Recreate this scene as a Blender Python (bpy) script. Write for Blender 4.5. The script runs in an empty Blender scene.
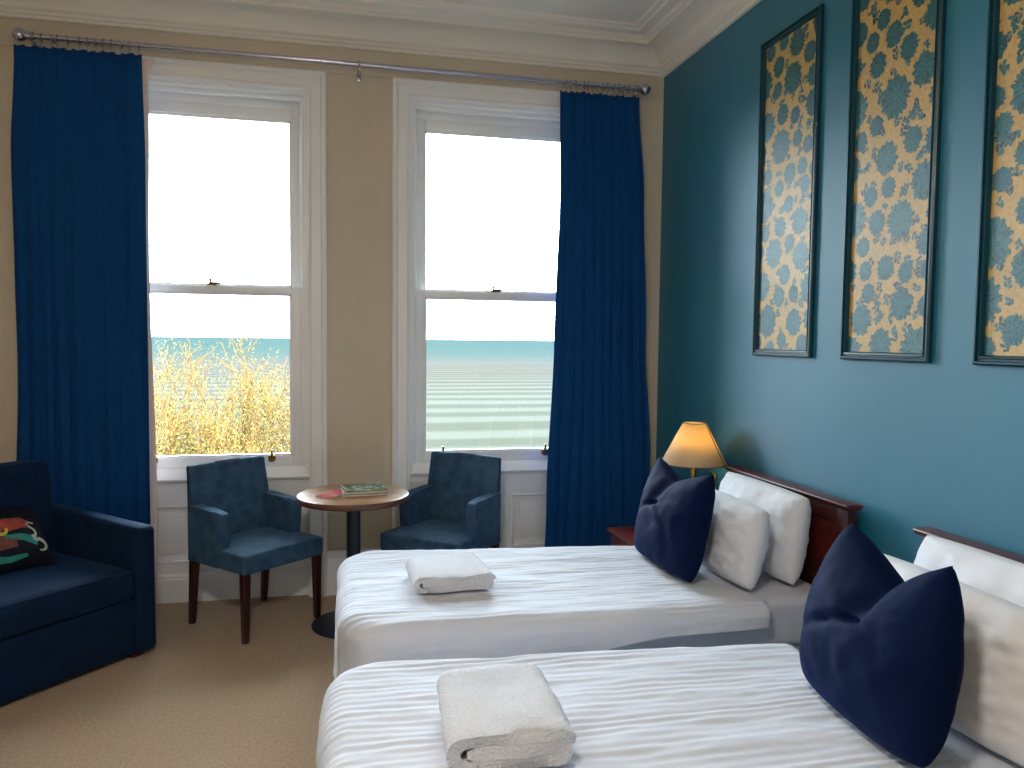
import bpy, bmesh, math, random
from mathutils import Vector, Matrix, noise
R = math.radians
sc = bpy.context.scene
COL = sc.collection

# ------------------------------------------------------------------ camera
cam_d = bpy.data.cameras.new('camera'); cam = bpy.data.objects.new('camera', cam_d); COL.objects.link(cam)
cam_d.sensor_width = 36.0; cam_d.lens = 36.0 * 773.6 / 1024; cam_d.clip_start = .05; cam_d.clip_end = 20000
_y, _p, _r = R(12.82), R(3.31), R(.61)
_F = Vector((math.sin(_y)*math.cos(_p), math.cos(_y)*math.cos(_p), -math.sin(_p)))
_R0 = Vector((math.cos(_y), -math.sin(_y), 0)); _U0 = _R0.cross(_F)
_R = _R0*math.cos(_r) + _U0*math.sin(_r); _U = -_R0*math.sin(_r) + _U0*math.cos(_r)
cam.matrix_world = Matrix(((_R.x, _U.x, -_F.x, 0), (_R.y, _U.y, -_F.y, 0), (_R.z, _U.z, -_F.z, 1.6), (0, 0, 0, 1)))
sc.camera = cam

# ------------------------------------------------------------------ view, sky, light
sc.view_settings.view_transform = 'Standard'; sc.view_settings.look = 'None'
sc.view_settings.gamma = 1; sc.view_settings.use_curve_mapping = False
sc.view_settings.exposure = 0.0
SKY = 24.0
w = bpy.data.worlds.new('world'); sc.world = w; w.use_nodes = True
nt = w.node_tree; nt.nodes.clear()
o_ = nt.nodes.new('ShaderNodeOutputWorld'); bg = nt.nodes.new('ShaderNodeBackground')
tc = nt.nodes.new('ShaderNodeTexCoord'); sx = nt.nodes.new('ShaderNodeSeparateXYZ'); cr = nt.nodes.new('ShaderNodeValToRGB')
nt.links.new(tc.outputs['Generated'], sx.inputs[0]); nt.links.new(sx.outputs[2], cr.inputs[0])
cr.color_ramp.elements[0].color = (.66, .76, .86, 1); cr.color_ramp.elements[0].position = 0
cr.color_ramp.elements[1].color = (.80, .91, 1.0, 1); cr.color_ramp.elements[1].position = .5
nt.links.new(cr.outputs[0], bg.inputs[0]); bg.inputs[1].default_value = SKY
nt.links.new(bg.outputs[0], o_.inputs[0])

def light(name, kind, loc, energy, color, **kw):
    l = bpy.data.lights.new(name, kind); l.energy = energy; l.color = color
    for k, v in kw.items(): setattr(l, k, v)
    o = bpy.data.objects.new(name, l); o.location = loc; COL.objects.link(o); return o
# sampling portals in the two window openings (they give no light of their own)
for nm, cx in (('window_portal', -.725), ('window_portal', 1.015)):
    o = light(nm, 'AREA', (cx, 5.10, 1.88), 0, (1, 1, 1), shape='RECTANGLE', size=1.10, size_y=2.3)
    o.rotation_euler = (R(-90), 0, 0); o.data.cycles.is_portal = True
FILL_W, FILL_COL = 108, (1.0, .92, .83)
light('room_fill_light', 'POINT', (-.2, .6, 2.75), FILL_W, FILL_COL, shadow_soft_size=.16)  # added warm fill for the room, from an unseen source overhead

# ------------------------------------------------------------------ helpers
def s2l(c): return tuple(((x/255)/12.92 if x/255 <= .04045 else ((x/255+.055)/1.055)**2.4) for x in c)
def mat(name, c, rough=.6, noise_amt=0, nscale=8, bump=0, bscale=60, metal=0, sheen=0, coat=0, spec=.5, c2=None, stretch=None, bdetail=4, bdist=.01, sheen_tint=None):
    m = bpy.data.materials.new(name); m.use_nodes = True; t = m.node_tree; b = t.nodes['Principled BSDF']
    b.inputs['Base Color'].default_value = (*s2l(c), 1); b.inputs['Roughness'].default_value = rough
    b.inputs['Metallic'].default_value = metal; b.inputs['Sheen Weight'].default_value = sheen; b.inputs['Coat Weight'].default_value = coat
    b.inputs['Specular IOR Level'].default_value = spec
    if sheen: b.inputs['Sheen Roughness'].default_value = .35
    if sheen_tint: b.inputs['Sheen Tint'].default_value = (*s2l(sheen_tint), 1)
    tcn = t.nodes.new('ShaderNodeTexCoord'); src = tcn.outputs['Object']
    if stretch:
        mp = t.nodes.new('ShaderNodeMapping'); mp.inputs['Scale'].default_value = stretch
        t.links.new(src, mp.inputs[0]); src = mp.outputs[0]
    if noise_amt or c2:
        n = t.nodes.new('ShaderNodeTexNoise'); n.inputs['Scale'].default_value = nscale; n.inputs['Detail'].default_value = 5
        t.links.new(src, n.inputs[0]); r = t.nodes.new('ShaderNodeValToRGB'); l = s2l(c)
        r.color_ramp.elements[0].position = .35; r.color_ramp.elements[1].position = .65
        a = s2l(c2) if c2 else tuple(x*(1-noise_amt) for x in l)
        r.color_ramp.elements[0].color = (*a, 1)
        r.color_ramp.elements[1].color = (*(l if c2 else tuple(min(1, x*(1+noise_amt)) for x in l)), 1)
        t.links.new(n.outputs['Fac'], r.inputs[0]); t.links.new(r.outputs[0], b.inputs['Base Color'])
    if bump:
        n2 = t.nodes.new('ShaderNodeTexNoise'); n2.inputs['Scale'].default_value = bscale; n2.inputs['Detail'].default_value = bdetail
        t.links.new(src, n2.inputs[0]); bn = t.nodes.new('ShaderNodeBump'); bn.inputs['Strength'].default_value = bump
        bn.inputs['Distance'].default_value = bdist
        t.links.new(n2.outputs['Fac'], bn.inputs['Height']); t.links.new(bn.outputs[0], b.inputs['Normal'])
    return m

def link(name, me, mats=None, parent=None, smooth=None):
    o = bpy.data.objects.new(name, me); COL.objects.link(o)
    if mats:
        for m in (mats if isinstance(mats, (list, tuple)) else [mats]): me.materials.append(m)
    if parent: o.parent = parent
    if smooth is not None:
        for p in me.polygons: p.use_smooth = True
        if smooth < 180:
            me.set_sharp_from_angle(angle=R(smooth))
    return o
def from_bm(name, bm, mats=None, parent=None, smooth=35):
    bmesh.ops.recalc_face_normals(bm, faces=bm.faces)
    me = bpy.data.meshes.new(name); bm.to_mesh(me); bm.free(); return link(name, me, mats, parent, smooth)
def from_vf(name, v, f, mats=None, parent=None, smooth=180, mi=None):
    me = bpy.data.meshes.new(name); me.from_pydata(v, [], f)
    if mi:
        for p, k in zip(me.polygons, mi): p.material_index = k
    me.update(); return link(name, me, mats, parent, smooth)
def thing(name, label, cat, loc=(0, 0, 0), rz=0, group=None):
    o = bpy.data.objects.new(name, None); COL.objects.link(o); o.location = loc; o.rotation_euler = (0, 0, rz)
    o.empty_display_size = .1
    return tag(o, label, cat, group)
def tag(o, label, cat, group=None):
    o['label'] = label; o['category'] = cat
    if group: o['group'] = group
    return o
def struct(o): o['kind'] = 'structure'; return o
def sroot(name):
    o = bpy.data.objects.new(name, None); COL.objects.link(o); o['kind'] = 'structure'; return o

def add_box(bm, x0, x1, y0, y1, z0, z1, bev=0, seg=2, M=None):
    r = bmesh.ops.create_cube(bm, size=1); vs = r['verts']
    for v in vs: v.co = Vector(((x0+x1)/2+v.co.x*(x1-x0), (y0+y1)/2+v.co.y*(y1-y0), (z0+z1)/2+v.co.z*(z1-z0)))
    if M: bmesh.ops.transform(bm, matrix=M, verts=vs)
    if bev:
        es = list({e for v in vs for e in v.link_edges})
        bmesh.ops.bevel(bm, geom=es, offset=bev, segments=seg, affect='EDGES', profile=.5)
def box(name, x0, x1, y0, y1, z0, z1, m, parent=None, bev=0, seg=2):
    bm = bmesh.new(); add_box(bm, x0, x1, y0, y1, z0, z1, bev, seg); return from_bm(name, bm, m, parent)
def add_lathe(bm, prof, seg=32, cx=0, cy=0, cap=True):
    rings = []
    for r, z in prof:
        rings.append([bm.verts.new((cx+r*math.cos(2*math.pi*k/seg), cy+r*math.sin(2*math.pi*k/seg), z)) for k in range(seg)])
    for a, b in zip(rings, rings[1:]):
        for k in range(seg): bm.faces.new((a[k], a[(k+1) % seg], b[(k+1) % seg], b[k]))
    if cap:
        bm.faces.new(rings[0][::-1]); bm.faces.new(rings[-1])
def add_tube(bm, pts, rad, seg=8, closed=False):
    n = len(pts); rings = []
    for i, p in enumerate(pts):
        p = Vector(p)
        a = Vector(pts[(i-1) % n] if (closed or i > 0) else pts[i]); b = Vector(pts[(i+1) % n] if (closed or i < n-1) else pts[i])
        d = (b-a).normalized(); up = Vector((0, 0, 1)) if abs(d.z) < .9 else Vector((1, 0, 0))
        s = d.cross(up).normalized(); t = s.cross(d)
        r = rad[i] if isinstance(rad, (list, tuple)) else rad
        rings.append([bm.verts.new(p + (s*math.cos(2*math.pi*k/seg)+t*math.sin(2*math.pi*k/seg))*r) for k in range(seg)])
    pr = list(zip(rings, rings[1:])) + ([(rings[-1], rings[0])] if closed else [])
    for a, b in pr:
        for k in range(seg): bm.faces.new((a[k], a[(k+1) % seg], b[(k+1) % seg], b[k]))
    if not closed: bm.faces.new(rings[0][::-1]); bm.faces.new(rings[-1])
def ring_pts(c, r, axis, n=20):
    out = []
    for k in range(n):
        a = 2*math.pi*k/n; u, v = r*math.cos(a), r*math.sin(a)
        out.append((c[0], c[1]+u, c[2]+v) if axis == 'x' else (c[0]+u, c[1], c[2]+v))
    return out
def add_sweep(bm, prof, path):
    """prof: closed (offset, z) outline; path: list of ((x,y),(nx,ny)) with mitred normals."""
    rings = [[bm.verts.new((p[0]+nn[0]*u, p[1]+nn[1]*u, z)) for u, z in prof] for p, nn in path]
    n = len(prof)
    for a, b in zip(rings, rings[1:]):
        for k in range(n): bm.faces.new((a[k], a[(k+1) % n], b[(k+1) % n], b[k]))
    bm.faces.new(rings[0][::-1]); bm.faces.new(rings[-1])
def fbm(x, y, z=0, o=3):
    return noise.fractal(Vector((x, y, z)), 1.0, 2.0, o)
def sm(t): t = max(0, min(1, t)); return t*t*(3-2*t)

# ------------------------------------------------------------------ materials
M_cream = mat('cream_wall_paint', (212, 200, 182), .75, .04, 1.5, .08, 90)
M_teal = mat('teal_satin_paint', (12, 108, 137), .55, .04, 1.2, .06, 160, spec=1.0)
M_white = mat('white_gloss_paint', (246, 247, 248), .35, .02, 3)
M_ceil = mat('ceiling_paint', (236, 230, 222), .85, .02, 2)
M_corn = mat('cornice_paint', (238, 233, 224), .7, .02, 2)
M_carpet = mat('beige_carpet', (192, 168, 142), .95, nscale=70, c2=(174, 150, 124), bump=.9, bscale=220, sheen=.2, spec=.1)
M_curtain = mat('blue_curtain_cloth', (8, 65, 124), .85, .05, 30, .15, 500, sheen=.25, spec=.15, sheen_tint=(60, 120, 190))
M_lining = mat('curtain_lining', (240, 220, 210), .9)
M_chrome = mat('brushed_steel', (190, 190, 208), .2, metal=1)
M_chair = mat('blue_grey_velvet', (62, 94, 124), .8, nscale=16, c2=(44, 74, 104), bump=.15, bscale=300, sheen=.5, spec=.2, sheen_tint=(120, 160, 200))
M_sofa = mat('navy_velvet', (4, 36, 70), .8, nscale=12, c2=(2, 27, 55), bump=.15, bscale=300, sheen=.35, spec=.2, sheen_tint=(60, 120, 190))
M_navy = mat('dark_blue_cushion_velvet', (2, 20, 56), .75, nscale=3, c2=(2, 18, 50), bump=.12, bscale=350, sheen=.14, spec=.08, sheen_tint=(40, 90, 190))
M_leg = mat('dark_mahogany_leg', (52, 14, 20), .3, .25, 9, stretch=(1, 1, .12), coat=.3)
M_mahog = mat('red_mahogany', (92, 30, 20), .4, nscale=7, c2=(58, 16, 12), stretch=(1, .1, 1), coat=.1)
M_mahogx = mat('red_mahogany_top', (104, 34, 24), .42, nscale=7, c2=(74, 22, 16), stretch=(1, .1, 1), coat=.08, spec=.4)
M_oak = mat('oak_table_top', (170, 128, 88), .4, nscale=9, c2=(136, 96, 62), stretch=(.12, 1, 1), coat=.2)
M_oakedge = mat('dark_wood_edge', (92, 58, 44), .4, .15, 9)
M_ped = mat('dark_navy_metal', (14, 30, 48), .45, spec=.5)
M_sheet = mat('white_bed_linen', (207, 210, 220), .8, .01, 3, .2, 40, sheen=.15, spec=.2, bdist=.004)
M_pillow = mat('white_pillow_cotton', (224, 225, 231), .8, .01, 3, .15, 12, sheen=.15, spec=.2, bdist=.006)
M_grey = mat('grey_divan_cloth', (150, 155, 168), .9, .05, 20, .2, 300)
M_towel = mat('white_terry_towel', (226, 227, 234), .95, .05, 120, 1.0, 170, sheen=.3, spec=.1, bdist=.010)
M_brass = mat('brass', (190, 140, 60), .28, .05, 8, metal=1)
M_abrass = mat('antique_brass', (120, 92, 60), .4, .05, 8, metal=1)
M_black = mat('black_castor', (12, 12, 14), .8)  # plain black of the bed castors
M_ceramic = mat('white_ceramic', (236, 234, 228), .2)

def glass():
    m = bpy.data.materials.new('window_glass'); m.use_nodes = True; t = m.node_tree; t.nodes.clear()
    o = t.nodes.new('ShaderNodeOutputMaterial'); mx = t.nodes.new('ShaderNodeMixShader'); tr = t.nodes.new('ShaderNodeBsdfTransparent')
    g = t.nodes.new('ShaderNodeBsdfGlossy'); f = t.nodes.new('ShaderNodeFresnel'); g.inputs['Roughness'].default_value = .02; f.inputs[0].default_value = 1.35
    tr.inputs[0].default_value = (.97, .99, .985, 1)
    t.links.new(f.outputs[0], mx.inputs[0]); t.links.new(tr.outputs[0], mx.inputs[1]); t.links.new(g.outputs[0], mx.inputs[2]); t.links.new(mx.outputs[0], o.inputs[0])
    return m
M_glass = glass()

def shade_mat():
    m = bpy.data.materials.new('lampshade_fabric'); m.use_nodes = True; t = m.node_tree; t.nodes.clear()
    o = t.nodes.new('ShaderNodeOutputMaterial'); mx = t.nodes.new('ShaderNodeMixShader'); d = t.nodes.new('ShaderNodeBsdfDiffuse'); tr = t.nodes.new('ShaderNodeBsdfTranslucent')
    d.inputs[0].default_value = (*s2l((244, 230, 204)), 1); tr.inputs[0].default_value = (*s2l((255, 226, 158)), 1); mx.inputs[0].default_value = .55
    t.links.new(d.outputs[0], mx.inputs[1]); t.links.new(tr.outputs[0], mx.inputs[2]); t.links.new(mx.outputs[0], o.inputs[0]); return m
M_shade = shade_mat()
def emit(name, c, s):
    m = bpy.data.materials.new(name); m.use_nodes = True; t = m.node_tree; t.nodes.clear()
    o = t.nodes.new('ShaderNodeOutputMaterial'); e = t.nodes.new('ShaderNodeEmission'); e.inputs[0].default_value = (*c, 1); e.inputs[1].default_value = s
    t.links.new(e.outputs[0], o.inputs[0]); return m

# ------------------------------------------------------------------ room shell
D = 4.87; XT = 2.116; XL = -2.9; YB = -1.6; H = 3.52
WIN = [(-1.29, -.165), (.45, 1.58)]          # inner edges of the architraves
ZT = 3.07
struct(box('floor', XL-.2, XT+.2, YB-.2, D+.35, -.08, 0, M_carpet))
struct(box('ceiling', XL-.2, XT+.2, YB-.2, D+.35, H, H+.1, M_ceil))
struct(box('wall_right', XT, XT+.2, YB-.2, D+.35, 0, H, M_teal))
struct(box('wall_left', XL-.2, XL, YB-.2, D+.35, 0, H, M_cream))
struct(box('wall_back', XL, XT, YB-.2, YB, 0, H, M_cream))
bm = bmesh.new()
xs = [XL, WIN[0][0], WIN[0][1], WIN[1][0], WIN[1][1], XT]
for a, b in ((0, 1), (2, 3), (4, 5)): add_box(bm, xs[a], xs[b], D, D+.35, 0, H)
for a, b in ((1, 2), (3, 4)):
    add_box(bm, xs[a], xs[b], D, D+.35, ZT, H)
    add_box(bm, xs[a], xs[b], D+.10, D+.35, 0, .76)
struct(from_bm('wall_window', bm, M_cream))
# cornice (mitred sweep) on the window wall, the teal wall and round the rest of the room
prof = [(0, 3.335), (.022, 3.335), (.022, 3.352), (.034, 3.356), (.034, 3.372), (.05, 3.378)]
for k in range(9):
    a = k/8*math.pi/2
    prof.append((.055+.135*(1-math.cos(a)), 3.385+.075*math.sin(a)))
prof += [(.205, 3.462), (.205, 3.478), (.225, 3.482), (.24, 3.495), (.30, 3.498), (.305, 3.508), (.335, 3.51), (.345, H), (0, H)]
bm = bmesh.new(); add_sweep(bm, prof, [((XL, D), (1, -1)), ((XT, D), (-1, -1))]); struct(from_bm('trim_1', bm, M_corn, smooth=25))
bm = bmesh.new(); add_sweep(bm, prof, [((XT, D), (-1, -1)), ((XT, YB), (-1, 1))]); struct(from_bm('trim_2', bm, M_corn, smooth=25))
bm = bmesh.new(); add_sweep(bm, prof, [((XL, YB), (1, 1)), ((XL, D), (1, -1))]); struct(from_bm('trim_3', bm, M_corn, smooth=25))
# batten that carries the curtain pole
struct(box('trim_4', -1.9, 2.06, D-.012, D, 3.182, 3.245, M_cream, bev=.003))
# baseboards
def base(name, path, h, m=M_white):
    p = [(0, 0), (.022, 0), (.022, h-.05), (.018, h-.04), (.022, h-.034), (.016, h-.02), (.008, h-.008), (.006, h), (0, h)]
    bm = bmesh.new(); add_sweep(bm, p, path); return struct(from_bm(name, bm, m, smooth=25))
base('baseboard_window', [((-.055, D), (0, -1)), ((.335, D), (0, -1))], .275)
base('baseboard_window_left', [((XL, D), (0, -1)), ((-1.40, D), (0, -1))], .275)
base('baseboard_window_right', [((1.69, D), (0, -1)), ((XT, D), (0, -1))], .275)
base('baseboard_right', [((XT, D-.03), (-1, 0)), ((XT, YB), (-1, 0))], .2)
base('baseboard_left', [((XL, YB), (1, 0)), ((XL, D-.03), (1, 0))], .2)

# ------------------------------------------------------------------ windows
def window(name, xi0, xi1):
    root = sroot(name); gx0, gx1 = xi0+.105, xi1-.105; cx = (xi0+xi1)/2
    # architrave: moulded frame round the opening down to the floor
    ap = [(0, 0), (0, .028), (.014, .032), (.022, .024), (.075, .020), (.085, .034), (.098, .036), (.11, .030), (.11, 0)]
    bm = bmesh.new()
    path = [(xi0, 0, (-1, 0)), (xi0, ZT, (-1, 1)), (xi1, ZT, (1, 1)), (xi1, 0, (1, 0))]
    rings = [[bm.verts.new((x+n[0]*u, D-d, z+n[1]*u)) for u, d in ap] for x, z, n in path]
    for a, b in zip(rings, rings[1:]):
        for k in range(len(ap)): bm.faces.new((a[k], a[(k+1) % len(ap)], b[(k+1) % len(ap)], b[k]))
    bm.faces.new(rings[0][::-1]); bm.faces.new(rings[-1])
    from_bm('architrave', bm, M_white, root, smooth=25)
    # lining of the reveal with staff bead
    bm = bmesh.new()
    for x0, x1 in ((xi0, xi0+.02), (xi1-.02, xi1)): add_box(bm, x0, x1, D, D+.24, .76, ZT)
    add_box(bm, xi0+.02, xi1-.02, D, D+.24, ZT-.02, ZT)
    for x0, x1 in ((xi0+.02, xi0+.042), (xi1-.042, xi1-.02)): add_box(bm, x0, x1, D+.05, D+.09, .80, ZT-.02, .004)
    add_box(bm, xi0+.04, xi1-.04, D+.05, D+.09, ZT-.045, ZT-.02, .004)
    for x0, x1 in ((xi0+.02, xi0+.055), (xi1-.055, xi1-.02)): add_box(bm, x0, x1, D+.135, D+.15, .80, ZT-.02, .002)
    add_box(bm, xi0+.02, xi1-.02, D+.138, D+.24, 2.992, ZT-.02, .006)
    from_bm('reveal_lining', bm, M_white, root)
    def sash(nm, y0, y1, z0, z1, rb, rt):
        bm = bmesh.new(); st = .062
        a0, a1 = xi0+.043, xi1-.043
        add_box(bm, a0, gx0, y0, y1, z0, z1, .003); add_box(bm, gx1, a1, y0, y1, z0, z1, .003)
        add_box(bm, gx0-.001, gx1+.001, y0, y1, z0, z0+rb, .003); add_box(bm, gx0-.001, gx1+.001, y0, y1, z1-rt, z1, .003)
        # glazing bead steps
        for x0, x1 in ((gx0-.002, gx0+.010), (gx1-.010, gx1+.002)): add_box(bm, x0, x1, y0+.012, y1-.004, z0+rb, z1-rt)
        add_box(bm, gx0, gx1, y0+.012, y1-.004, z1-rt-.010, z1-rt); add_box(bm, gx0, gx1, y0+.012, y1-.004, z0+rb, z0+rb+.010)
        s = from_bm(nm, bm, M_white, root)
        box('pane', gx0, gx1, (y0+y1)/2+.002, (y0+y1)/2+.006, z0+rb, z1-rt, M_glass, s); return s
    sash('upper_sash', D+.150, D+.192, 1.865, 2.995, .045, .07)
    lo = sash('lower_sash', D+.091, D+.133, .800, 1.905, .065, .045)
    # sash fastener on the meeting rail
    bm = bmesh.new(); add_box(bm, cx-.03, cx+.03, D+.10, D+.125, 1.906, 1.914, .002); add_box(bm, cx-.006, cx+.045, D+.108, D+.118, 1.915, 1.928, .003)
    add_lathe(bm, [(.008, 1.912), (.010, 1.92), (.004, 1.93), (.011, 1.938), (.008, 1.947)], 12, cx-.012, D+.112)
    from_bm('sash_fastener', bm, M_abrass, lo)
    for lx in (gx0+.118, gx1-.118):
        bm = bmesh.new(); add_box(bm, lx-.022, lx+.022, D+.078, D+.0905, .838, .868, .002)
        add_box(bm, lx-.007, lx+.007, D+.066, D+.082, .845, .905, .003); add_box(bm, lx-.016, lx+.016, D+.060, D+.086, .832, .846, .003)
        from_bm('sash_lift', bm, M_abrass, lo)
    # sill board and apron with two sunk panels
    bm = bmesh.new()
    v = [(D+.005, .735), (D-.012, .740), (D-.014, .750), (D+.0, .762), (D+.05, .802), (D+.24, .802), (D+.24, .735)]
    r0 = [bm.verts.new((xi0, y, z)) for y, z in v]; r1 = [bm.verts.new((xi1, y, z)) for y, z in v]
    for k in range(len(v)): bm.faces.new((r0[k], r0[(k+1) % len(v)], r1[(k+1) % len(v)], r1[k]))
    bm.faces.new(r0[::-1]); bm.faces.new(r1); from_bm('sill', bm, M_white, root, smooth=25)
    bm = bmesh.new(); ya, yb = D+.035, D+.10
    P = [(xi0+.055, xi0+.455), (xi1-.455, xi1-.055)]; zp0, zp1 = .235, .585
    add_box(bm, xi0, xi1, ya, yb, zp1, .735); add_box(bm, xi0, xi1, ya, yb, 0, zp0)
    for a, b in ((xi0, P[0][0]), (P[0][1], P[1][0]), (P[1][1], xi1)): add_box(bm, a, b, ya, yb, zp0, zp1)
    for a, b in P:
        add_box(bm, a, b, ya+.018, yb, zp0, zp1)
        add_box(bm, a+.055, b-.055, ya+.010, ya+.03, zp0+.055, zp1-.055, .006)
        for q in ((a, b, zp0, zp0+.012), (a, b, zp1-.012, zp1), (a, a+.012, zp0, zp1), (b-.012, b, zp0, zp1)):
            add_box(bm, q[0], q[1], ya-.005, ya+.018, q[2], q[3], .003)
    from_bm('apron_panel', bm, M_white, root)
    bm = bmesh.new(); hh = .17
    add_sweep(bm, [(0, 0), (.016, 0), (.016, hh-.03), (.012, hh-.022), (.016, hh-.016), (.006, hh), (0, hh)], [((xi0, ya), (0, -1)), ((xi1, ya), (0, -1))])
    from_bm('apron_skirting', bm, M_white, root, smooth=25)
window('window_1', *WIN[0]); window('window_2', *WIN[1])

# ------------------------------------------------------------------ outside: bank, sea, tree
def sea_mat():
    m = bpy.data.materials.new('sea_water'); m.use_nodes = True; t = m.node_tree; b = t.nodes['Principled BSDF']
    tcn = t.nodes.new('ShaderNodeTexCoord'); sp = t.nodes.new('ShaderNodeSeparateXYZ'); t.links.new(tcn.outputs['Object'], sp.inputs[0])
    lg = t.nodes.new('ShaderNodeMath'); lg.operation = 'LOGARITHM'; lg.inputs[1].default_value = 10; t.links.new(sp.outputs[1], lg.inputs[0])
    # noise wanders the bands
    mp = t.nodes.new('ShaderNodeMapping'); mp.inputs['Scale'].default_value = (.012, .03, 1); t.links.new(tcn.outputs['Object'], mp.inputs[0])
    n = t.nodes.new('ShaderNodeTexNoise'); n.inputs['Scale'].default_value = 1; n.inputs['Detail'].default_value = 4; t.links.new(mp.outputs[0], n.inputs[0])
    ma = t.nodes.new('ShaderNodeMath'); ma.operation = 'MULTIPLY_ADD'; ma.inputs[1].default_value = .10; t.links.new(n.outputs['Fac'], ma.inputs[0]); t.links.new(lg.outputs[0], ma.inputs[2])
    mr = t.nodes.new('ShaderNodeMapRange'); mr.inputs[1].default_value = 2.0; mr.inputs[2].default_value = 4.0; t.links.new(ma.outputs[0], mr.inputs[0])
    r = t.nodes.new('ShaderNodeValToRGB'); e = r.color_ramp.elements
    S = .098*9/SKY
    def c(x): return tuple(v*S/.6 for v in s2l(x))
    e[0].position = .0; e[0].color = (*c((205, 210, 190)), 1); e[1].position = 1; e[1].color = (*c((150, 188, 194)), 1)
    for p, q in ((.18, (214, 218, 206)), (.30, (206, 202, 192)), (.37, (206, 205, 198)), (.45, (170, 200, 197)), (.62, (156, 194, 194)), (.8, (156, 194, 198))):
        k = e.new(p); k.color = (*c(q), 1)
    t.links.new(mr.outputs[0], r.inputs[0])
    # breaking crests: bands across the view, denser further out
    wv = t.nodes.new('ShaderNodeTexWave'); wv.bands_direction = 'Y'; wv.inputs['Scale'].default_value = .016; wv.inputs['Distortion'].default_value = 5.0; wv.inputs['Detail'].default_value = 4; wv.inputs['Detail Scale'].default_value = .9
    mp2 = t.nodes.new('ShaderNodeMapping'); mp2.inputs['Scale'].default_value = (.25, 1, 1); t.links.new(tcn.outputs['Object'], mp2.inputs[0]); t.links.new(mp2.outputs[0], wv.inputs[0])
    r2 = t.nodes.new('ShaderNodeValToRGB'); r2.color_ramp.elements[0].position = .25; r2.color_ramp.elements[0].color = (.70, .71, .64, 1); r2.color_ramp.elements[1].position = .75; r2.color_ramp.elements[1].color = (1.12, 1.12, 1.10, 1)
    t.links.new(wv.outputs['Fac'], r2.inputs[0])
    mx = t.nodes.new('ShaderNodeMix'); mx.data_type = 'RGBA'; mx.blend_type = 'MULTIPLY'; mx.inputs[0].default_value = .75
    t.links.new(r.outputs[0], mx.inputs[6]); t.links.new(r2.outputs[0], mx.inputs[7]); t.links.new(mx.outputs[2], b.inputs['Base Color'])
    b.inputs['Roughness'].default_value = 1; b.inputs['Specular IOR Level'].default_value = 0
    return m
M_sea = sea_mat()
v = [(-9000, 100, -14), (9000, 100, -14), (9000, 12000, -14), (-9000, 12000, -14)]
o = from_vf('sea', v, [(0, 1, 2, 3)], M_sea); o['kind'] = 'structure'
M_bank = mat('grass_bank', (60, 62, 40), .95, .3, .4, spec=.0)
pr = [(5.3, -3.5), (9, -5.0), (16, -6.8), (30, -9.5), (60, -12.2), (112, -14.15), (113, -15.5)]
vs, fs = [], []
NX = 40
for i, (y, z) in enumerate(pr):
    for k in range(NX+1):
        x = -160+320*k/NX; vs.append((x, y, z + (.25*fbm(x*.08, y*.08) if 0 < i < 5 else 0)))
for i in range(len(pr)-1):
    for k in range(NX): a = i*(NX+1)+k; fs.append((a, a+1, a+NX+2, a+NX+1))
o = from_vf('ground', vs, fs, M_bank); o['kind'] = 'structure'

def tree():
    rnd = random.Random(6)
    root = thing('tree', 'yellow-leaved bushy tree with bare twigs outside the left window, sea behind', 'tree', (-2.95, 15.5, -7.80))
    bm = bmesh.new(); tips = []
    def br(p, d, L, r, lev):
        pts = [p]; n = 4; q = p.copy(); dd = d.copy()
        for i in range(n):
            dd = (dd + Vector((rnd.uniform(-.22, .22), rnd.uniform(-.22, .22), rnd.uniform(-.02, .20)))).normalized(); q = q+dd*L/n; pts.append(q.copy())
        add_tube(bm, pts, [r*(1-.45*i/n) for i in range(n+1)], 4 if lev > 1 else 6)
        if lev >= 2: tips.extend(pts[1:])
        if lev < 5:
            for k in range(5 if lev < 2 else 3 if lev < 4 else 3):
                t = rnd.uniform(.35, 1) if k else 1; i = min(n, max(1, int(t*n)))
                a = rnd.uniform(0, 2*math.pi); sp = rnd.uniform(.45, .95)
                nd = (dd + Vector((math.cos(a)*sp, math.sin(a)*sp, rnd.uniform(-.1, .35)))).normalized()
                br(pts[i], nd, L*rnd.uniform(.55, .74), max(r*.55, .008), lev+1)
    for k in range(11):
        a = k*2.4; q = .2+.6*(k % 3)/2; br(Vector((.35*math.cos(a), .35*math.sin(a), 2.4)), Vector((math.cos(a)*q, math.sin(a)*q, 1)).normalized(), 2.75+.35*q, .07, 0)
    print('tree faces', len(bm.faces), 'tips', len(tips), max(t.z for t in tips))
    from_bm('branches', bm, M_bark, root, smooth=180)
    bm = bmesh.new(); add_tube(bm, [(0, 0, -.3), (.05, 0, 1.0), (0, .05, 2.0), (0, 0, 3.0)], [.30, .24, .20, .14], 10); from_bm('trunk', bm, M_bark, root, smooth=180)
    vs, fs, mi = [], [], []
    for t in tips:
        for k in range(4):
            c = t + Vector([rnd.gauss(0, .14) for _ in range(3)])
            a, b = Vector([rnd.uniform(-1, 1) for _ in range(3)]).normalized(), Vector([rnd.uniform(-1, 1) for _ in range(3)]).normalized()
            b = a.cross(b).normalized(); s = rnd.uniform(.013, .025); n = len(vs)
            vs += [tuple(c-a*s), tuple(c-b*s*.5), tuple(c+a*s), tuple(c+b*s*.5)]; fs.append((n, n+1, n+2, n+3)); mi.append(rnd.choice((0, 0, 1, 1, 2)))
    from_vf('foliage', vs, fs, M_leaves, root, mi=mi)
TB = .32
def dk(c, k): return tuple(255*(1.055*(v*k)**(1/2.4)-.055) if v*k > .0031 else 0 for v in s2l(c))
M_bark = mat('tree_bark', (104, 78, 42), .9, spec=.1)
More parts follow.
